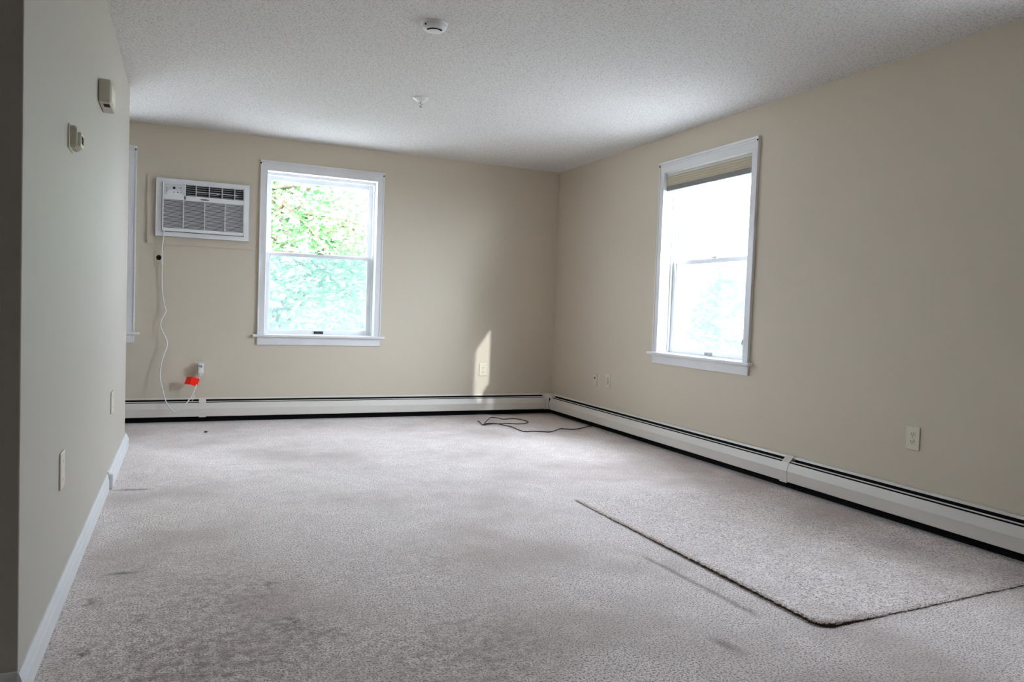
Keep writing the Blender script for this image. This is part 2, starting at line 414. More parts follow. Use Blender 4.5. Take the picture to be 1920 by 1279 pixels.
# the board turns the corner onto the end face of the partition
prism(bm, [(LY0, 0.002), (LY0 - .014, 0.002), (LY0 - .014, .056), (LY0 - .010, .064), (LY0 - .010, .073), (LY0 - .006, .085), (LY0 - .004, .091), (LY0, .091)], 'x', L - LT, L)
struct(link('baseboard_left', bm, M_trim))
bm = bmesh.new(); skirting(bm, 4.45, LY1, 0.026, 0.094)
box(bm, L, L + 0.030, 4.437, 4.46, 0.012, 0.086, 0.002)
struct(link('baseboard_left_far', bm, M_trim))

# ---------------------------------------------------------------- windows
def make_window(n, spec, glass_label):
    wall, U0, U1 = spec
    W = thing('window_%d' % n, fp(wall, (U0 + U1) / 2, 0, ZS), glass_label, 'window')
    del W['category']; W['kind'] = 'structure'
    cw = 0.060
    # casings with a raised back band and an inner bead
    for (a, b_, ob) in ((U0 - cw, U0, U0 - cw), (U1, U1 + cw, U1 + cw - 0.012)):
        bm = bmesh.new(); fbox(bm, wall, a, b_, -0.016, 0, ZS - 0.002, ZT, 0.002)
        fbox(bm, wall, ob, ob + 0.012, -0.022, -0.014, ZS, 2.226, 0.003)
        link('side_casing', bm, M_trim, W)
    bm = bmesh.new(); fbox(bm, wall, U0 - cw, U1 + cw, -0.016, 0, ZT, 2.226, 0.002)
    fbox(bm, wall, U0 - cw - 0.002, U1 + cw + 0.002, -0.026, 0, 2.226, 2.241, 0.004)
    fbox(bm, wall, U0 - cw + .012, U1 + cw - .012, -0.020, -0.014, 2.205, 2.212, 0.002)
    link('head_casing', bm, M_trim, W)
    bm = bmesh.new(); fbox(bm, wall, U0 - cw - 0.037, U1 + cw + 0.037, -0.048, 0.0, ZS - 0.022, ZS, 0.006, seg=3)
    fbox(bm, wall, U0 - 0.005, U1 + 0.005, -0.01, 0.105, ZS - 0.022, ZS, 0.0)
    link('stool', bm, M_trim, W)
    bm = bmesh.new(); fbox(bm, wall, U0 - cw, U1 + cw, -0.016, 0, ZS - 0.090, ZS - 0.022, 0.003)
    fbox(bm, wall, U0 - cw, U1 + cw, -0.022, -0.012, ZS - 0.034, ZS - 0.022, 0.003)
    link('apron', bm, M_trim, W)
    # jamb lining with stops and outside sill
    bm = bmesh.new()
    fbox(bm, wall, U0 - .02, U0, 0, WT, ZS - .02, ZT + .02); fbox(bm, wall, U1, U1 + .02, 0, WT, ZS - .02, ZT + .02)
    fbox(bm, wall, U0, U1, 0, WT, ZT, ZT + .02); fbox(bm, wall, U0, U1, 0.105, WT + .03, ZS - .03, ZS - .006)
    for a, b_ in ((U0, U0 + .012), (U1 - .012, U1)):
        fbox(bm, wall, a, b_, 0.078, 0.098, ZS, ZT, 0.002); fbox(bm, wall, a, b_, 0.134, 0.139, ZS, ZT, 0.0); fbox(bm, wall, a, b_, 0.176, 0.19, ZS, ZT, 0.0)
    fbox(bm, wall, U0 + .012, U1 - .012, 0.078, 0.098, ZT - .024, ZT, 0.002); fbox(bm, wall, U0 + .012, U1 - .012, 0.176, 0.19, ZT - .024, ZT)
    link('jamb_lining', bm, M_sash, W)
    def sash(name, d0, d1, z0, z1, sw, bot, top):
        bm = bmesh.new(); a, b_ = U0 + 0.004, U1 - 0.004
        fbox(bm, wall, a, a + sw, d0, d1, z0, z1, 0.002); fbox(bm, wall, b_ - sw, b_, d0, d1, z0, z1, 0.002)
        fbox(bm, wall, a + sw, b_ - sw, d0, d1, z0, z0 + bot, 0.002); fbox(bm, wall, a + sw, b_ - sw, d0, d1, z1 - top, z1, 0.002)
        # glazing beads
        g = 0.006; m0, m1 = d0 + .008, d1 - .008
        fbox(bm, wall, a + sw, a + sw + g, m0, m1, z0 + bot, z1 - top, 0.001); fbox(bm, wall, b_ - sw - g, b_ - sw, m0, m1, z0 + bot, z1 - top, 0.001)
        fbox(bm, wall, a + sw, b_ - sw, m0, m1, z0 + bot, z0 + bot + g, 0.001); fbox(bm, wall, a + sw, b_ - sw, m0, m1, z1 - top - g, z1 - top, 0.001)
        s = link(name, bm, M_sash, W)
        bm = bmesh.new(); dm = (d0 + d1) / 2
        fbox(bm, wall, a + sw, b_ - sw, dm - .002, dm + .002, z0 + bot, z1 - top)
        gl = link('glass_pane', bm, M_glass, s)
        return s
    lo = sash('lower_sash', 0.100, 0.133, ZS - 0.004, 1.472, 0.040, 0.040, 0.026)
    hi = sash('upper_sash', 0.140, 0.173, 1.444, ZT - 0.004, 0.042, 0.030, 0.050)
    um = (U0 + U1) / 2
    bm = bmesh.new(); fbox(bm, wall, um - .03, um + .03, 0.106, 0.128, 1.472, 1.478, 0.001)
    fbox(bm, wall, um - .022, um + .012, 0.110, 0.122, 1.478, 1.488, 0.003); fbox(bm, wall, um + .008, um + .03, 0.112, 0.118, 1.478, 1.484, 0.002)
    link('sash_lock', bm, M_steel, lo)
    return W, lo, hi
LIFT = mat('dark_sash_lift', (0.03, 0.03, 0.035), 0.4, 0.4)
LIFT2 = mat('grey_sash_lift', (0.40, 0.40, 0.42), 0.4, 0.4)
for n, spec, lab, lm in ((1, WIN1, 'white double-hung window full of green leaves on the back wall', LIFT),
                         (2, WIN2, 'white double-hung window with a tan shade on the right wall', LIFT2),
                         (3, WIN3, 'white window casing half hidden behind the left partition', LIFT),
                         (4, WIN4, 'unseen white window added on the right wall to light the near carpet', LIFT)):
    W, lo, hi = make_window(n, spec, lab)
    wall, U0, U1 = spec; um = (U0 + U1) / 2
    bm = bmesh.new(); z = ZS + 0.020
    fbox(bm, wall, um - .042, um + .042, 0.093, 0.101, z - .012, z + .012, 0.003)
    fbox(bm, wall, um - .036, um - .006, 0.090, 0.094, z - .008, z + .008, 0.002); fbox(bm, wall, um + .006, um + .036, 0.090, 0.094, z - .008, z + .008, 0.002)
    link('sash_lift', bm, lm, lo)
    # insect screen outside the lower half
    bm = bmesh.new(); a, b_ = U0 + .012, U1 - .012
    for q in ((a, a + .014, ZS - .004, 1.46), (b_ - .014, b_, ZS - .004, 1.46), (a, b_, ZS - .004, ZS + .012), (a, b_, 1.446, 1.46)):
        fbox(bm, wall, q[0], q[1], 0.190, 0.198, q[2], q[3])
    sc = link('screen_frame', bm, M_sash, W)
    bm = bmesh.new(); fbox(bm, wall, a + .01, b_ - .01, 0.1935, 0.1945, ZS + .005, 1.452)
    link('screen_mesh', bm, M_screen, sc)
    # little holes and pins left by curtain fittings
    for (u, z) in ((U0 - .056, 2.214), (U1 + .052, 2.212)):
        bm = bmesh.new(); cyl(bm, fp(wall, u, -0.024, z), fn(wall), 0.0065, 0.005, 0.004, 10)
        link('curtain_pin', bm, M_hole, W)
    c = fp(wall, um, 0.16, (ZS + ZT) / 2)
    portal(fp(wall, um, WT + 0.04, (ZS + ZT) / 2), (U1 - U0, ZT - ZS), fn(wall))

# ---------------------------------------------------------------- pleated shade in window 2
t = thing('window_shade', fp('r', 4.43, 0.02, 2.155), 'tan pleated shade gathered at the top of the right window', 'window shade')
ya, yb = WIN2[1] + .006, WIN2[2] - .006
bm = bmesh.new(); fbox(bm, 'r', ya, yb, 0.006, 0.05, 2.143, 2.150, 0.002); fbox(bm, 'r', ya, yb, 0.004, 0.05, 2.128, 2.135, 0.002)
fbox(bm, 'r', ya + .004, yb - .004, 0.016, 0.048, 2.130, 2.148)
link('headrail', bm, M_railw, t)
bm = bmesh.new(); pts = []; npl = 4; zt, zb = 2.128, 2.052
for i in range(npl * 2 + 1):
    z = zt + (zb - zt) * i / (npl * 2); pts.append((R + (0.008 if i % 2 else 0.011) - 0.004 * math.sin(math.pi * i / (npl * 2)), z))
pts += [(R + 0.046, zb), (R + 0.046, zt)]
prism(bm, pts, 'y', ya + .003, yb - .003); link('pleated_fabric', bm, M_shade, t)
bm = bmesh.new(); fbox(bm, 'r', ya + .002, yb - .002, 0.004, 0.048, 2.012, 2.052, 0.006); link('bottom_rail', bm, M_rail, t)
bm = bmesh.new(); tube(bm, [fp('r', ya + .022, 0.001, 2.12), fp('r', ya + .024, 0.0, 1.6), fp('r', ya + .022, 0.004, 0.90)], 0.0012, 6)
cdq = link('lift_cord', bm, M_cord, t)
bm = bmesh.new(); lathe(bm, fp('r', ya + .022, 0.004, 0.90), (0, 0, -1), [(0.0, 0), (0.003, 0.002), (0.005, 0.02), (0.0065, 0.04), (0.0, 0.042)], 12)
link('cord_tassel', bm, M_rail, cdq)

# ---------------------------------------------------------------- baseboard heaters (hydronic convectors)
ZC = 0.203
def heater(wall, u0, u1, label, joint_at=None, cap=None):
    t = thing('baseboard_heater', fp(wall, (u0 + u1) / 2, -0.035, 0.0), label, 'baseboard heater', 'convector heaters along the foot of the walls')
    ax = 'x' if wall == 'b' else 'y'
    def pr(name, prof, m, a, b_, par=t):
        bm = bmesh.new()
        pts = [((D - d) if wall == 'b' else (R - d), z) for d, z in prof]
        prism(bm, pts, ax, a, b_); return link(name, bm, m, par)
    pr('back_panel', [(0.0005, 0.012), (0.003, 0.012), (0.003, 0.1995), (0.014, 0.1995), (0.020, 0.190), (0.022, 0.191), (0.0165, 0.203), (0.0005, 0.203)], M_heater, u0, u1)
    pr('front_cover', [(0.053, 0.166), (0.056, 0.167), (0.070, 0.118), (0.066, 0.054), (0.058, 0.050), (0.058, 0.052), (0.0635, 0.056), (0.0675, 0.117)], M_heater, u0, u1)
    pr('damper_blade', [(0.036, 0.177), (0.044, 0.173), (0.043, 0.1715), (0.035, 0.1755)], M_heater, u0 + .002, u1 - .002)
    # fin tube unit and back sheet, blackened to paint in the case's shade
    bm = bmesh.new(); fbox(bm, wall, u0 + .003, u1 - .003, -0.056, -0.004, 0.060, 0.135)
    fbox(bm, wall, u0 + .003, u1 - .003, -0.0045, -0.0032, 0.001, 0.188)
    link('fins_and_shade_sheet', bm, M_heater_shade, t)
    return t
XJ, YJ = 0.145, 3.455
h1 = heater('b', 0.165, 3.345, 'cream baseboard heater under the leafy back window, running to the corner')
h2 = heater('b', X0 + .05, 0.120, 'cream baseboard heater under the hanging white cord, left of the joint')
h3 = heater('r', 3.475, 6.665, 'cream baseboard heater under the right window, from corner to joint')
h4 = heater('r', -0.6, 3.43, 'nearest cream baseboard heater on the right wall, beyond the joint')
def splice(par, wall, u0, u1):
    bm = bmesh.new(); ax = 'x' if wall == 'b' else 'y'
    prof = [(0.0002, 0.2045), (0.020, 0.2045), (0.058, 0.169), (0.0725, 0.118), (0.068, 0.046), (0.060, 0.046), (0.060, 0.060), (0.0002, 0.060)]
    prism(bm, [((D - d) if wall == 'b' else (R - d), z) for d, z in prof], ax, u0, u1)
    jc = link('joint_cover', bm, M_heater, par)
    bm = bmesh.new(); fbox(bm, wall, u0 - .004, u1 + .004, -0.0045, -0.0032, 0.001, 0.10); link('joint_shade_sheet', bm, M_heater_shade, jc)  # black sheet painting in the shade gap behind the joint
    return jc
splice(h2, 'b', 0.118, 0.172)
splice(h3, 'r', 3.425, 3.485)
# corner cover piece
t = thing('heater_corner_cover', (R - .04, D - .04, 0), 'small cream corner cover joining the two long heaters', 'heater cover')
bm = bmesh.new()
prism(bm, [(R - .001, D - .001), (R - .105, D - .001), (R - .105, D - .056), (R - .056, D - .105), (R - .001, D - .105)], 'z', 0.165, 0.2045)
link('cover_top', bm, M_heater, t)
bm = bmesh.new()
prism(bm, [(R - .105, D - .068), (R - .105, D - .074), (R - .082, D - .075), (R - .075, D - .082), (R - .075, D - .092), (R - .069, D - .092), (R - .068, D - .068)], 'z', 0.048, 0.166)
link('cover_front', bm, M_heater, t)
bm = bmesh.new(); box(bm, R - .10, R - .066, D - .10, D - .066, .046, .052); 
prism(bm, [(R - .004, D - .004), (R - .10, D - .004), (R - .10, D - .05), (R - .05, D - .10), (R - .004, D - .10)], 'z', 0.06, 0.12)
box(bm, R - .105, R - .004, D - .0045, D - .0032, .001, .188); box(bm, R - .0045, R - .0032, D - .105, D - .004, .001, .188)  # black plates painting in the shade under the corner cover
link('corner_shade_box', bm, M_heater_shade, t)

# ---------------------------------------------------------------- air conditioner
A0, A1, AZ0, AZ1 = -0.234, 0.484, 1.536, 2.009
bm = bmesh.new()
for (u0, u1, z0, z1) in ((-0.297, A0, 1.470, 2.038), (A1, 0.541, 1.470, 2.038), (A0, A1, 1.470, AZ0), (A0, A1, AZ1, 2.038)):
    fbox(bm, 'b', u0, u1, -0.0125, 0, z0, z1)
fbox(bm, 'b', A0, A1, -0.004, 0, AZ0, AZ1)
tag(link('mounting_board', bm, M_patch), 'wall-coloured board framing the air conditioner', 'mounting board')
ac = thing('air_conditioner', fp('b', 0.125, -0.03, AZ0), 'white through-wall air conditioner with louvred grille left of window', 'air conditioner')
uL = lambda v: A0 + v; zT = lambda v: AZ1 - v
bm = bmesh.new()                                   # outer flange ring
for (u0, u1, z0, z1) in ((A0, uL(.045), AZ0, AZ1), (uL(.677), A1, AZ0, AZ1), (uL(.045), uL(.677), AZ0, zT(.434)), (uL(.045), uL(.677), zT(.032), AZ1)):
    fbox(bm, 'b', u0, u1, -0.034, -0.013, z0, z1)
fbox(bm, 'b', A0, A0 + .004, -.036, -.013, AZ0, AZ1, .0015); fbox(bm, 'b', A1 - .004, A1, -.036, -.013, AZ0, AZ1, .0015)
fbox(bm, 'b', A0, A1, -.036, -.013, AZ0, AZ0 + .004, .0015); fbox(bm, 'b', A0, A1, -.036, -.013, AZ1 - .004, AZ1, .0015)
link('trim_frame', bm, M_white, ac)
# front bezel with the two grille openings and the control recess
bm = bmesh.new(); d0, d1 = -0.058, -0.020
U = [uL(.048), uL(.057), uL(.208), uL(.222), uL(.668), uL(.674)]
fbox(bm, 'b', U[0], U[1], d0, d1, zT(.431), zT(.036), .003)
fbox(bm, 'b', U[4], U[5], d0, d1, zT(.431), zT(.036), .002)
fbox(bm, 'b', U[1], U[4], d0, d1, zT(.044), zT(.036), .002)      # top rail
fbox(bm, 'b', U[1], U[2], d0 + .006, d1, zT(.168), zT(.044))     # control seat
fbox(bm, 'b', U[2], U[3], d0, d1, zT(.168), zT(.044), .002)
fbox(bm, 'b', U[1], U[4], d0, d1, zT(.174), zT(.134), .003)      # middle rail
fbox(bm, 'b', U[1], U[4], d0, d1, zT(.431), zT(.404), .003)      # bottom rail
front = link('front_bezel', bm, M_white, ac)
bm = bmesh.new(); fbox(bm, 'b', uL(.057), uL(.668), -.026, -.018, zT(.404), zT(.044)); link('grille_cavity', bm, M_acdark, ac)
# lower intake grille: slats with three mullions
bm = bmesh.new(); ns = 22; za, zb = zT(.176), zT(.402)
for i in range(ns):
    z = za + (zb - za) * (i + .6) / ns
    prism(bm, [(D - .052, z), (D - .050, z + .0034), (D - .040, z + .0016), (D - .041, z - .0014)], 'x', U[1], U[4])
for v in (.205, .366, .525):
    fbox(bm, 'b', uL(v) - .0035, uL(v) + .0035, -.055, -.040, zb, za, .001)
link('intake_grille', bm, M_white, ac)
# upper outlet grille: vertical bars, deep louvres
bm = bmesh.new(); za, zb = zT(.046), zT(.132)
for v in (.300, .400, .500, .598):
    fbox(bm, 'b', uL(v) - .0035, uL(v) + .0035, -.054, -.036, zb, za, .001)
for i in range(5):
    z = za + (zb - za) * (i + .6) / 5
    fbox(bm, 'b', U[3], U[4], -.034, -.030, z - .0012, z + .0012)
fbox(bm, 'b', uL(.300), uL(.620), -.046, -.040, zT(.098), zT(.094), .001)
link('outlet_grille', bm, M_acgrey, ac)
bm = bmesh.new(); fbox(bm, 'b', uL(.452), uL(.478), -.056, -.046, zT(.102), zT(.093), .003); link('louvre_tab', bm, M_white, ac)
cp = bmesh.new(); fbox(cp, 'b', U[1] + .004, U[2] - .002, -.055, -.050, zT(.162), zT(.048), .002)
cp = link('control_panel', cp, M_acgrey, ac)
bm = bmesh.new(); prism(bm, [(uL(.085), zT(.102)), (uL(.12), zT(.094)), (uL(.16), zT(.096)), (uL(.192), zT(.104)), (uL(.196), zT(.155)), (uL(.15), zT(.158)), (uL(.10), zT(.150)), (uL(.082), zT(.125))], 'y', D - .0565, D - .054)
link('button_field', bm, M_white, cp)
for (v, zz, r_, mm) in ((.134, .079, .0105, M_hole), (.078, .082, .0055, M_steel), (.078, .106, .005, M_steel), (.186, .075, .006, M_steel), (.172, .076, .003, M_steel),
                        (.134, .113, .006, M_steel), (.161, .112, .0055, M_hole), (.186, .112, .006, M_steel)):
    bm = bmesh.new(); cyl(bm, fp('b', uL(v), -.054, zT(zz)), fn('b'), r_, r_ * .8, .006, 14); link('control_button', bm, mm, cp)
bm = bmesh.new(); bmq = bmesh.new(); bmesh.ops.create_uvsphere(bmq, u_segments=20, v_segments=10, radius=1)
for v in bmq.verts: v.co = Vector((uL(.366) + v.co.x * .036, D - .058 + v.co.y * .003, zT(.156) + v.co.z * .0055))
merge(bm, bmq); link('maker_badge', bm, M_logo, ac)
bm = bmesh.new(); fbox(bm, 'b', uL(.045), uL(.677), -.0365, -.0335, zT(.4355), zT(.4325)); fbox(bm, 'b', uL(.0445), uL(.0475), -.0365, -.030, zT(.434), zT(.036)); fbox(bm, 'b', uL(.6745), uL(.6775), -.0365, -.030, zT(.434), zT(.330))
link('bezel_seam', bm, M_acdark, ac)

# ---------------------------------------------------------------- power cord of the air conditioner, with plug and tag
def bw(px, py, off):   # a point in front of the back wall seen at that place of the photograph
    d = fw + rt2 * ((px - 960) / FPX) + up2 * ((639.5 - py) / FPX); s_ = (D - off) / d.y
    return Vector((0, 0, CAM_Z)) + d * s_
cordp = [(307, 430, .048), (307, 440, .050), (305, 455, .035), (304, 470, .030), (303.5, 490, .030), (303.5, 515, .022), (304, 545, .022), (306, 560, .025), (309, 575, .03), (311, 583, .032), (308, 590, .033),
         (303, 599, .035), (300.9, 610, .035), (305, 622, .04), (310.3, 632.7, .042), (313.7, 646, .045), (307.7, 663.6, .045), (302.5, 681, .05), (300, 706.7, .06),
         (305, 730.7, .085), (311, 753, .10), (319.8, 766.9, .11), (327.5, 772, .115), (338.7, 766.9, .12), (349, 756.5, .115), (359.3, 742.8, .10), (366, 727.3, .085), (371, 715, .072), (374.5, 707, .062), (375.5, 703, .055)]
bm = bmesh.new(); tube(bm, catmull([bw(*p) for p in cordp], 6), 0.0047, 10); pc = link('power_cord', bm, M_cord, ac); pc['label'] = 'white cord hanging in a loop below the unit'
pw, pz = bw(376, 690, 0).x, bw(376, 690, 0).z
bm = bmesh.new(); fbox(bm, 'b', pw - .019, pw + .021, -.072, -.0075, pz - .038, pz + .040, .005)
fbox(bm, 'b', pw - .012, pw + .008, -.062, -.030, pz - .062, pz - .036, .004)
fbox(bm, 'b', pw - .010, pw + .000, -.0745, -.070, pz + .012, pz + .030, .001, 1); fbox(bm, 'b', pw + .004, pw + .012, -.0745, -.070, pz + .008, pz + .028, .001, 1)
link('safety_plug', bm, [M_white, mat('slate_button', (0.25, 0.27, 0.38), .4, .4)], pc)
# folded warning tag around the cord
bm = bmesh.new()
c1, c2 = [bw(350, 707, .085), bw(360, 706.5, .100), bw(374.5, 711, .080)], [bw(345.5, 720, .085), bw(356, 721, .100), bw(369, 725.5, .080)]
th = Vector((0, .0012, 0)); grid = []
for k in range(9):
    tt = k / 8; a = c1[0].lerp(c1[1], tt * 2) if tt < .5 else c1[1].lerp(c1[2], tt * 2 - 1); b_ = c2[0].lerp(c2[1], tt * 2) if tt < .5 else c2[1].lerp(c2[2], tt * 2 - 1)
    grid.append([bm.verts.new(a.lerp(b_, j / 4) + q) for q in (Vector(), th) for j in range(5)])
for k in range(8):
    A, B = grid[k], grid[k + 1]
    for j in range(4):
        bm.faces.new((A[j], A[j + 1], B[j + 1], B[j])); bm.faces.new((A[5 + j], A[6 + j], B[6 + j], B[5 + j]))
    bm.faces.new((A[0], A[5], B[5], B[0])); bm.faces.new((A[4], A[9], B[9], B[4]))
for g in (grid[0], grid[-1]):
    for j in range(4): bm.faces.new((g[j], g[j + 1], g[6 + j], g[5 + j]))
o = link('warning_tag', bm, M_red, pc); o['label'] = 'folded orange-red paper tag'
bm = bmesh.new(); p0 = bw(360, 741, .105); p1 = bw(363.5, 748, .108)
tube(bm, [bw(358.5, 743, .106), p0, bw(364, 742, .112), p1, bw(360, 751, .112)], 0.0032, 6); link('cord_tie', bm, M_white, pc)

# ---------------------------------------------------------------- wall plates
def plate(name, wall, u, z, label, cat, kind, m=M_ivory, pw_=.072, ph=.116, tilt=0, group=None):
    t = thing(name, fp(wall, u, 0, z - ph / 2), label, cat, group)
    bm = bmesh.new(); fbox(bm, wall, u - pw_ / 2, u + pw_ / 2, -.0065, -.0003, z - ph / 2, z + ph / 2, .0035, seg=3)
    link('cover_plate', bm, m, t)
    if kind == 'duplex':
        for zz in (z + .0195, z - .0195):
            bm = bmesh.new()
            pts = [(math.cos(a) * .0172, max(-.0135, min(.0135, math.sin(a) * .0172))) for a in [2 * math.pi * i / 24 for i in range(24)]]
            if wall == 'b': prism(bm, [(u + p[0], zz + p[1]) for p in pts], 'y', D - .0085, D - .005)
            elif wall == 'r': prism(bm, [(u + p[0], zz + p[1]) for p in pts], 'x', R - .0085, R - .005)
            else: prism(bm, [(u + p[0], zz + p[1]) for p in pts], 'x', L + .0085, L + .005)
            rc = link('socket_face', bm, m, t)
            bm = bmesh.new()
            fbox(bm, wall, u - .0078, u - .0052, -.0092, -.0080, zz - .002, zz + .0075); fbox(bm, wall, u + .0052, u + .0078, -.0092, -.0080, zz - .001, zz + .0065)
            cyl(bm, fp(wall, u, -.0080, zz - .0075), fn(wall), .0027, .0027, .0012, 10)
            link('socket_slots', bm, M_hole, rc)
        bm = bmesh.new(); cyl(bm, fp(wall, u, -.006, z), fn(wall), .0036, .003, .0022, 12); link('plate_screw', bm, M_brass, t)
    elif kind == 'round':
        bm = bmesh.new(); lathe(bm, fp(wall, u, -.005, z), fn(wall), [(.0205, 0), (.0205, .003), (.0185, .0045), (.016, .005), (0, .005)], 28); link('socket_face', bm, M_hole, t)
        for s_ in (-1, 1):
            bm = bmesh.new(); cyl(bm, fp(wall, u, -.006, z + s_ * .047), fn(wall), .003, .0025, .002, 10); link('plate_screw', bm, M_brass, t)
    elif kind == 'jack':
        bm = bmesh.new(); cyl(bm, fp(wall, u, -.006, z + .018), fn(wall), .0075, .0065, .006, 12); link('cable_jack', bm, M_hole, t)
        bm = bmesh.new(); cyl(bm, fp(wall, u, -.006, z - .042), fn(wall), .003, .0025, .0015, 10); link('plate_screw', bm, m, t)
    elif kind == 'rocker':
        bm = bmesh.new(); fbox(bm, wall, u - .0165, u + .0165, -.0085, -.005, z - .033, z + .033, .001); link('rocker_insert', bm, M_beige, t)
    elif kind == 'blank':
        for s_ in (-1, 1):
            bm = bmesh.new(); cyl(bm, fp(wall, u, -.006, z + s_ * .03), fn(wall), .003, .0025, .002, 10); link('plate_screw', bm, m, t)
    return t
plate('power_outlet', 'b', -0.205, 1.360, 'outlet plate with round black socket below the air conditioner', 'outlet', 'round', M_ivory2)
plate('power_outlet', 'b', 0.1135, 0.449, 'ivory outlet holding the white plug above the left heater', 'outlet', 'duplex', M_ivory)
plate('power_outlet', 'b', 2.680, 0.442, 'ivory outlet in the sunlit strip on the back wall', 'outlet', 'duplex', M_ivory, .078, .122)
plate('cable_jack_plate', 'r', 5.885, 0.428, 'wall-coloured jack plate with one dark hole, nearest the corner', 'jack plate', 'jack', M_ivory2, .075, .118)
plate('wall_plate', 'r', 5.662, 0.442, 'ivory wall plate with recessed insert below the right window', 'wall plate', 'rocker', M_ivory, .078, .122)
plate('power_outlet', 'r', 2.641, 0.456, 'ivory outlet with dark slots, alone on the right wall', 'outlet', 'duplex', M_ivory, .078, .122)
plate('wall_plate', 'l', 2.822, 0.455, 'blank ivory plate low on the left partition, nearest the camera', 'wall plate', 'blank', M_ivory, .090, .122)
plate('wall_plate', 'l', 4.655, 0.445, 'ivory plate low near the far end of the left partition', 'wall plate', 'blank', M_ivory, .120, .122)

# ---------------------------------------------------------------- door chime and thermostat on the left partition
t = thing('door_chime', fp('l', 3.875, -.025, 1.885), 'beige box-shaped door chime high on the left partition', 'door chime')
bm = bmesh.new(); fbox(bm, 'l', 3.762, 3.99, -.050, -.001, 1.886, 1.988, .007, seg=3); link('chime_cover', bm, M_beige, t)
bm = bmesh.new(); fbox(bm, 'l', 3.785, 3.968, -.0525, -.048, 1.900, 1.975, .002); link('face_panel', bm, M_ivory, t)
bm = bmesh.new(); fbox(bm, 'l', 3.80, 3.855, -.042, -.018, 1.8845, 1.888)
link('sound_slot', bm, M_hole, t)
t = thing('thermostat', fp('l', 2.94, -.015, 1.52), 'small cream thermostat with dark dial window below the chime', 'thermostat')
bm = bmesh.new(); fbox(bm, 'l', 2.882, 3.002, -.006, -.0005, 1.524, 1.604, .002); link('back_plate', bm, M_ivory, t)
bm = bmesh.new()
pts = [(2.888, 1.536), (2.888, 1.592), (2.896, 1.600), (2.985, 1.600), (2.995, 1.592), (2.995, 1.536), (2.985, 1.528), (2.896, 1.528)]
prism(bm, pts, 'x', L + .006, L + .025); bmesh.ops.bevel(bm, geom=[e for e in bm.edges if abs(e.verts[0].co.x - e.verts[1].co.x) < 1e-5 and e.verts[0].co.x > L + .02], offset=.004, segments=2, affect='EDGES')
link('thermostat_cover', bm, M_beige, t)
bm = bmesh.new(); fbox(bm, 'l', 2.915, 2.985, -.036, -.024, 1.536, 1.584, .003); dl = link('dial_housing', bm, M_ivory, t)
bm = bmesh.new(); fbox(bm, 'l', 2.925, 2.968, -.0372, -.035, 1.548, 1.574, .001); link('dial_window', bm, M_hole, dl)

# ---------------------------------------------------------------- ceiling fittings
t = thing('smoke_detector', (1.105, 3.600, H), 'round white smoke detector on the ceiling near the top edge', 'smoke detector')
bm = bmesh.new(); lathe(bm, (1.105, 3.600, H + .001), (0, 0, -1), [(.066, 0), (.066, .010), (.062, .012), (.0, .012)]); link('mounting_base', bm, M_white, t)
bm = bmesh.new(); lathe(bm, (1.105, 3.600, H - .012), (0, 0, -1), [(.058, 0), (.060, .003), (.060, .009), (.053, .019), (.032, .027), (.0, .029)]); body = link('detector_body', bm, M_white, t)
bm = bmesh.new()
for i in range(16):   # dark sensing slots
    a = math.radians(195 + i * 8)
    c = Vector((1.105 + math.cos(a) * .038, 3.600 + math.sin(a) * .038, H - .0375))
    box(bm, c.x - .004, c.x + .004, c.y - .0035, c.y + .0035, c.z - .0015, c.z + .004)
link('sensing_slots', bm, M_hole, body)
bm = bmesh.new(); cyl(bm, (1.105 - .052, 3.600 - .028, H - .020), (-.88, -.47, -.1), .0045, .004, .004, 10); link('indicator_hole', bm, M_hole, body)

t = thing('fire_sprinkler', (1.425, 4.905, H), 'small pendent fire sprinkler on a white cone in the ceiling', 'sprinkler')
bm = bmesh.new(); lathe(bm, (1.425, 4.905, H + .001), (0, 0, -1), [(.056, 0), (.055, .004), (.043, .012), (.030, .022), (.016, .028), (.0, .029)]); link('escutcheon', bm, M_white, t)
bm = bmesh.new(); lathe(bm, (1.425, 4.905, H - .027), (0, 0, -1), [(.011, 0), (.011, .010), (.008, .012), (.0, .012)], 16)
for s_ in (-1, 1): tube(bm, [(1.425 + s_ * .010, 4.905, H - .034), (1.425 + s_ * .013, 4.905, H - .045), (1.425 + s_ * .003, 4.905, H - .058)], .0022, 6)
cyl(bm, (1.425, 4.905, H - .037), (0, 0, -1), .003, .003, .020, 8)
link('sprinkler_head', bm, M_chrome, t)
bm = bmesh.new(); lathe(bm, (1.425, 4.905, H - .058), (0, 0, -1), [(.0, 0), (.014, .001), (.0145, .0025), (.0, .003)], 16); link('deflector', bm, M_chrome, t)

# ---------------------------------------------------------------- things on the floor
def flr(px, py, z=0.0):
    d = fw + rt2 * ((px - 960) / FPX) + up2 * ((639.5 - py) / FPX); s_ = (z - CAM_Z) / d.z
    return Vector((0, 0, CAM_Z)) + d * s_
cp = [(272, 812), (290, 826), (315, 848), (345, 815), (385, 782), (440, 785), (500, 797), (570, 792), (640, 797), (700, 812), (722, 822), (690, 835), (620, 839), (540, 834), (480, 838), (400, 846),
      (335, 853), (318, 850), (345, 843), (430, 843), (500, 850), (570, 865), (630, 890), (690, 908), (770, 905), (850, 909), (920, 911), (970, 897), (1015, 882), (1060, 885), (1130, 887), (1190, 880), (1260, 862), (1320, 856), (1350, 850)]
bm = bmesh.new(); pts = [flr(840 + x / 4.8, 620 + y / 4.8, .006) for x, y in cp]
for i, p in enumerate(pts): p.z = .0055 + (.007 if i in (15, 16, 18, 19) else 0)
tube(bm, catmull(pts, 6), .0042, 8)
tag(link('coiled_cable', bm, M_blackcord), 'thin black cable lying looped on the carpet by the corner', 'cable')

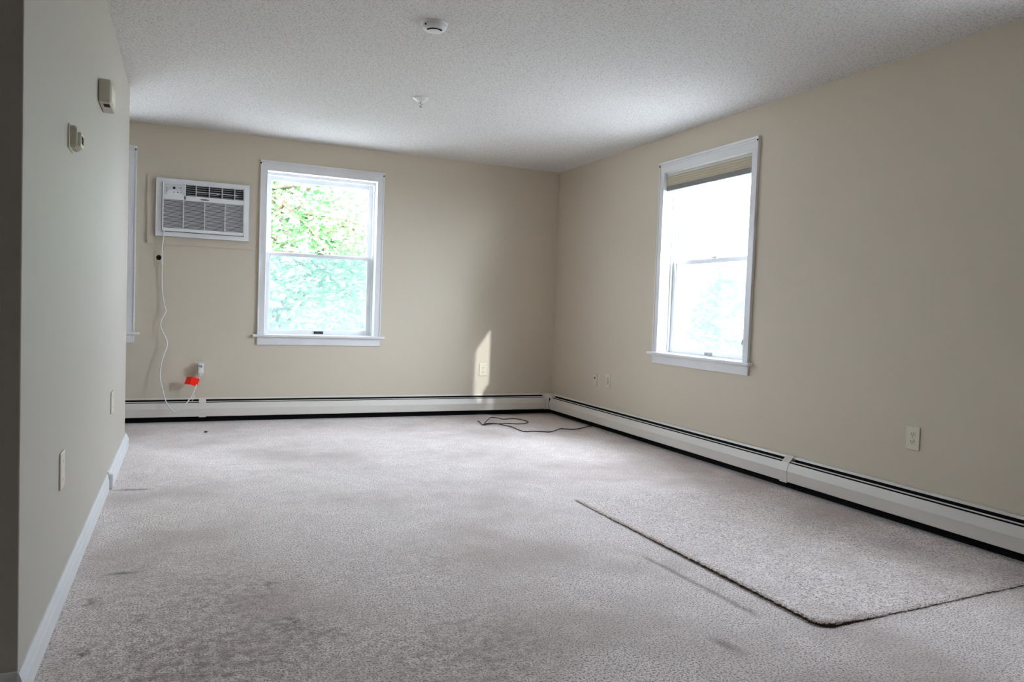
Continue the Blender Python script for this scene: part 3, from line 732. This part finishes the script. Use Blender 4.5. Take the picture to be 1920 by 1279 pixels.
# loose rectangle of carpet beside the right-hand heater; raised edge towards the room
cx0, cx1, cy0, cy1 = 1.985, 3.425, 1.815, 3.56
bm = bmesh.new(); random.seed(4)
nx, ny = 110, 140; top = {}
def edge_x(y):    # rounded near-left corner
    return cx0 + (0.06 - math.sqrt(max(0, .06 ** 2 - (.06 - (y - cy0)) ** 2)) if y < cy0 + .06 else 0)
for j in range(ny + 1):
    y = cy0 + (cy1 - cy0) * j / ny
    for i in range(nx + 1):
        xe = edge_x(y); x = xe + (cx1 - xe) * (i / nx) ** 1.5
        dx = x - xe; dy = y - cy0; fy = max(0, min(1, (cy1 - y) / 1.2)); fx = max(0, min(1, (cx1 - x) / 1.2))
        h = .003 + .0085 * fy * math.exp(-(dx / .12) ** 2) + .003 * fx * math.exp(-(dy / .05) ** 2)
        if 3.19 < y < 3.24 and x > 2.15: h -= .002
        jx = random.uniform(-.0035, .0035) if i == 0 else 0; jy = random.uniform(-.003, .003) if j == 0 else 0
        jz = random.uniform(-.0018, .0018) if (i < 3 or j < 3) else 0
        slope = .10 * dx * 0
        top[i, j] = bm.verts.new((x + jx, y + jy + .045 * (x - cx0) / 1.1 * (1 - j / ny), max(.002, h + jz)))
for j in range(ny):
    for i in range(nx):
        f = bm.faces.new((top[i, j], top[i + 1, j], top[i + 1, j + 1], top[i, j + 1])); f.smooth = True
def skirt(vs):
    lowv = [bm.verts.new((v.co.x + .003, v.co.y + .002, .0004)) for v in vs]
    for a in range(len(vs) - 1):
        f = bm.faces.new((vs[a], vs[a + 1], lowv[a + 1], lowv[a])); f.material_index = 1  # side faces take the painted edge shadow
skirt([top[0, j] for j in range(ny + 1)]); skirt([top[i, 0] for i in range(nx + 1)])
skirt([top[nx, j] for j in range(ny + 1)]); skirt([top[i, ny] for i in range(nx + 1)])
# tufts of pile standing up and spilling over the cut edge
def tuft(x, y, z, dx, dy):
    a = random.uniform(0, 6.28); r_ = random.uniform(.0010, .0018); l_ = random.uniform(.003, .007)
    b0 = [bm.verts.new((x + math.cos(a + k * 2.09) * r_, y + math.sin(a + k * 2.09) * r_, z)) for k in range(3)]
    tp = bm.verts.new((x + dx * l_ + random.gauss(0, .0015), y + dy * l_ + random.gauss(0, .0015), z + l_ * random.uniform(.35, .9)))
    for k in range(3): bm.faces.new((b0[k], b0[(k + 1) % 3], tp))
for k in range(6000):
    j = random.randrange(ny + 1); i = min(nx, int(abs(random.gauss(0, 3)))); v = top[i, j].co
    tuft(v.x + random.uniform(-.002, .010), v.y + random.uniform(-.006, .006), v.z - .001, -.25 if i < 2 else 0, 0)
for k in range(3500):
    i = random.randrange(nx + 1); j = min(ny, int(abs(random.gauss(0, 2)))); v = top[i, j].co
    tuft(v.x + random.uniform(-.010, .010), v.y + random.uniform(-.002, .006), v.z - .001, 0, -.4 if j < 2 else 0)
tag(link('carpet_piece', bm, [M_carpet2, M_edge_shade]), 'loose rectangle of beige carpet with lifted dark edge by right heater', 'carpet piece')

p = flr(386, 811, 0)
bm = bmesh.new(); bmesh.ops.create_icosphere(bm, subdivisions=2, radius=1)
for v in bm.verts: v.co = Vector((p.x + v.co.x * .014, p.y + v.co.y * .012, .006 + v.co.z * .006 + random.uniform(-.001, .001)))
tag(link('debris_crumb', bm, M_blackcord), 'tiny black crumb on the carpet near the left heater', 'crumb')
p = flr(645, 1178, 0)
bm = bmesh.new(); bmesh.ops.create_icosphere(bm, subdivisions=2, radius=1)
for v in bm.verts: v.co = Vector((p.x + v.co.x * .003, p.y + v.co.y * .004, .006 + v.co.z * .003))
tag(link('debris_crumb', bm, M_white), 'tiny white crumb on the carpet in the near foreground', 'crumb')

# ---------------------------------------------------------------- outside: lawn and trees a storey below
bm = bmesh.new(); box(bm, -60, 70, -60, 80, -3.4, -3.2); struct(link('ground', bm, M_grass))
def tree(loc, height, crown_r, crown_c, n, leaf, seed, label, m, squash=1.0):
    rnd = random.Random(seed)
    t = thing('leafy_tree', loc, label, 'tree', None); L0 = Vector(loc)
    bm = bmesh.new(); base = L0 + Vector((0, 0, 0)); topp = Vector(crown_c) + Vector((0, 0, crown_r * .5))
    trunk = catmull([base, base.lerp(topp, .35) + Vector((.15, .1, 0)), base.lerp(topp, .7) + Vector((-.1, .1, 0)), topp], 6)
    tube(bm, trunk, .1, 10, radii=[.19 * (1 - .85 * i / (len(trunk) - 1)) for i in range(len(trunk))])
    clusters = []
    for k in range(46):
        a = rnd.uniform(0, 2 * math.pi); e = rnd.uniform(-.75, 1.0); rr = crown_r * rnd.uniform(.45, 1.0)
        c = Vector(crown_c) + Vector((math.cos(a) * math.cos(e) * rr, math.sin(a) * math.cos(e) * rr, math.sin(e) * rr * squash))
        s_ = trunk[min(len(trunk) - 1, int(len(trunk) * rnd.uniform(.4, .9)))]
        mid = s_.lerp(c, .55) + Vector((rnd.uniform(-.2, .2), rnd.uniform(-.2, .2), rnd.uniform(.0, .35)))
        br = catmull([s_, mid, c], 4); tube(bm, br, .03, 6, radii=[.045 * (1 - .85 * i / (len(br) - 1)) for i in range(len(br))])
        clusters.append(c); clusters.append(mid)
    link('trunk', bm, M_bark, t)
    bm = bmesh.new()
    for k in range(n):
        c = clusters[rnd.randrange(len(clusters))]
        d = Vector((rnd.gauss(0, 1), rnd.gauss(0, 1), rnd.gauss(0, .55))) * crown_r * .17
        p = c + d; s_ = leaf * rnd.uniform(.6, 1.3)
        a = Vector((rnd.gauss(0, 1), rnd.gauss(0, 1), rnd.gauss(-.4, .5))).normalized(); b_ = a.cross(Vector((rnd.gauss(0, .5), rnd.gauss(0, .5), 1))).normalized()
        nn = a.cross(b_) * s_ * .12
        v = [p, p + a * s_ * .35 + b_ * s_ * .42 + nn, p + a * s_, p + a * s_ * .35 - b_ * s_ * .42 + nn]
        vs = [bm.verts.new(q) for q in v]; bm.faces.new(vs)
    link('foliage', bm, m, t, recalc=False)
    return t
tree((1.3, 12.4, -3.2), 7, 3.0, (1.2, 12.6, 2.0), 28000, .09, 11, 'bright green maple filling the back window', M_leaf)
tree((5.4, 20.3, -3.2), 7, 3.0, (5.2, 20.2, .3), 11000, .14, 5, 'bluish green tree behind the maple, lower in the back window', M_leaf2)
tree((15.5, 17.8, -3.2), 8, 2.6, (15.3, 17.6, 1.0), 9000, .20, 8, 'pale hazy tree seen through the right window', M_leaf3)
tree((5.7, -3.7, -3.2), 8, 1.45, (5.4, -3.3, 3.75), 9000, .17, 21, 'unseen leafy tree added to block sun from the added window', M_leaf2)  # out of view, placed to keep direct sun off the near carpet
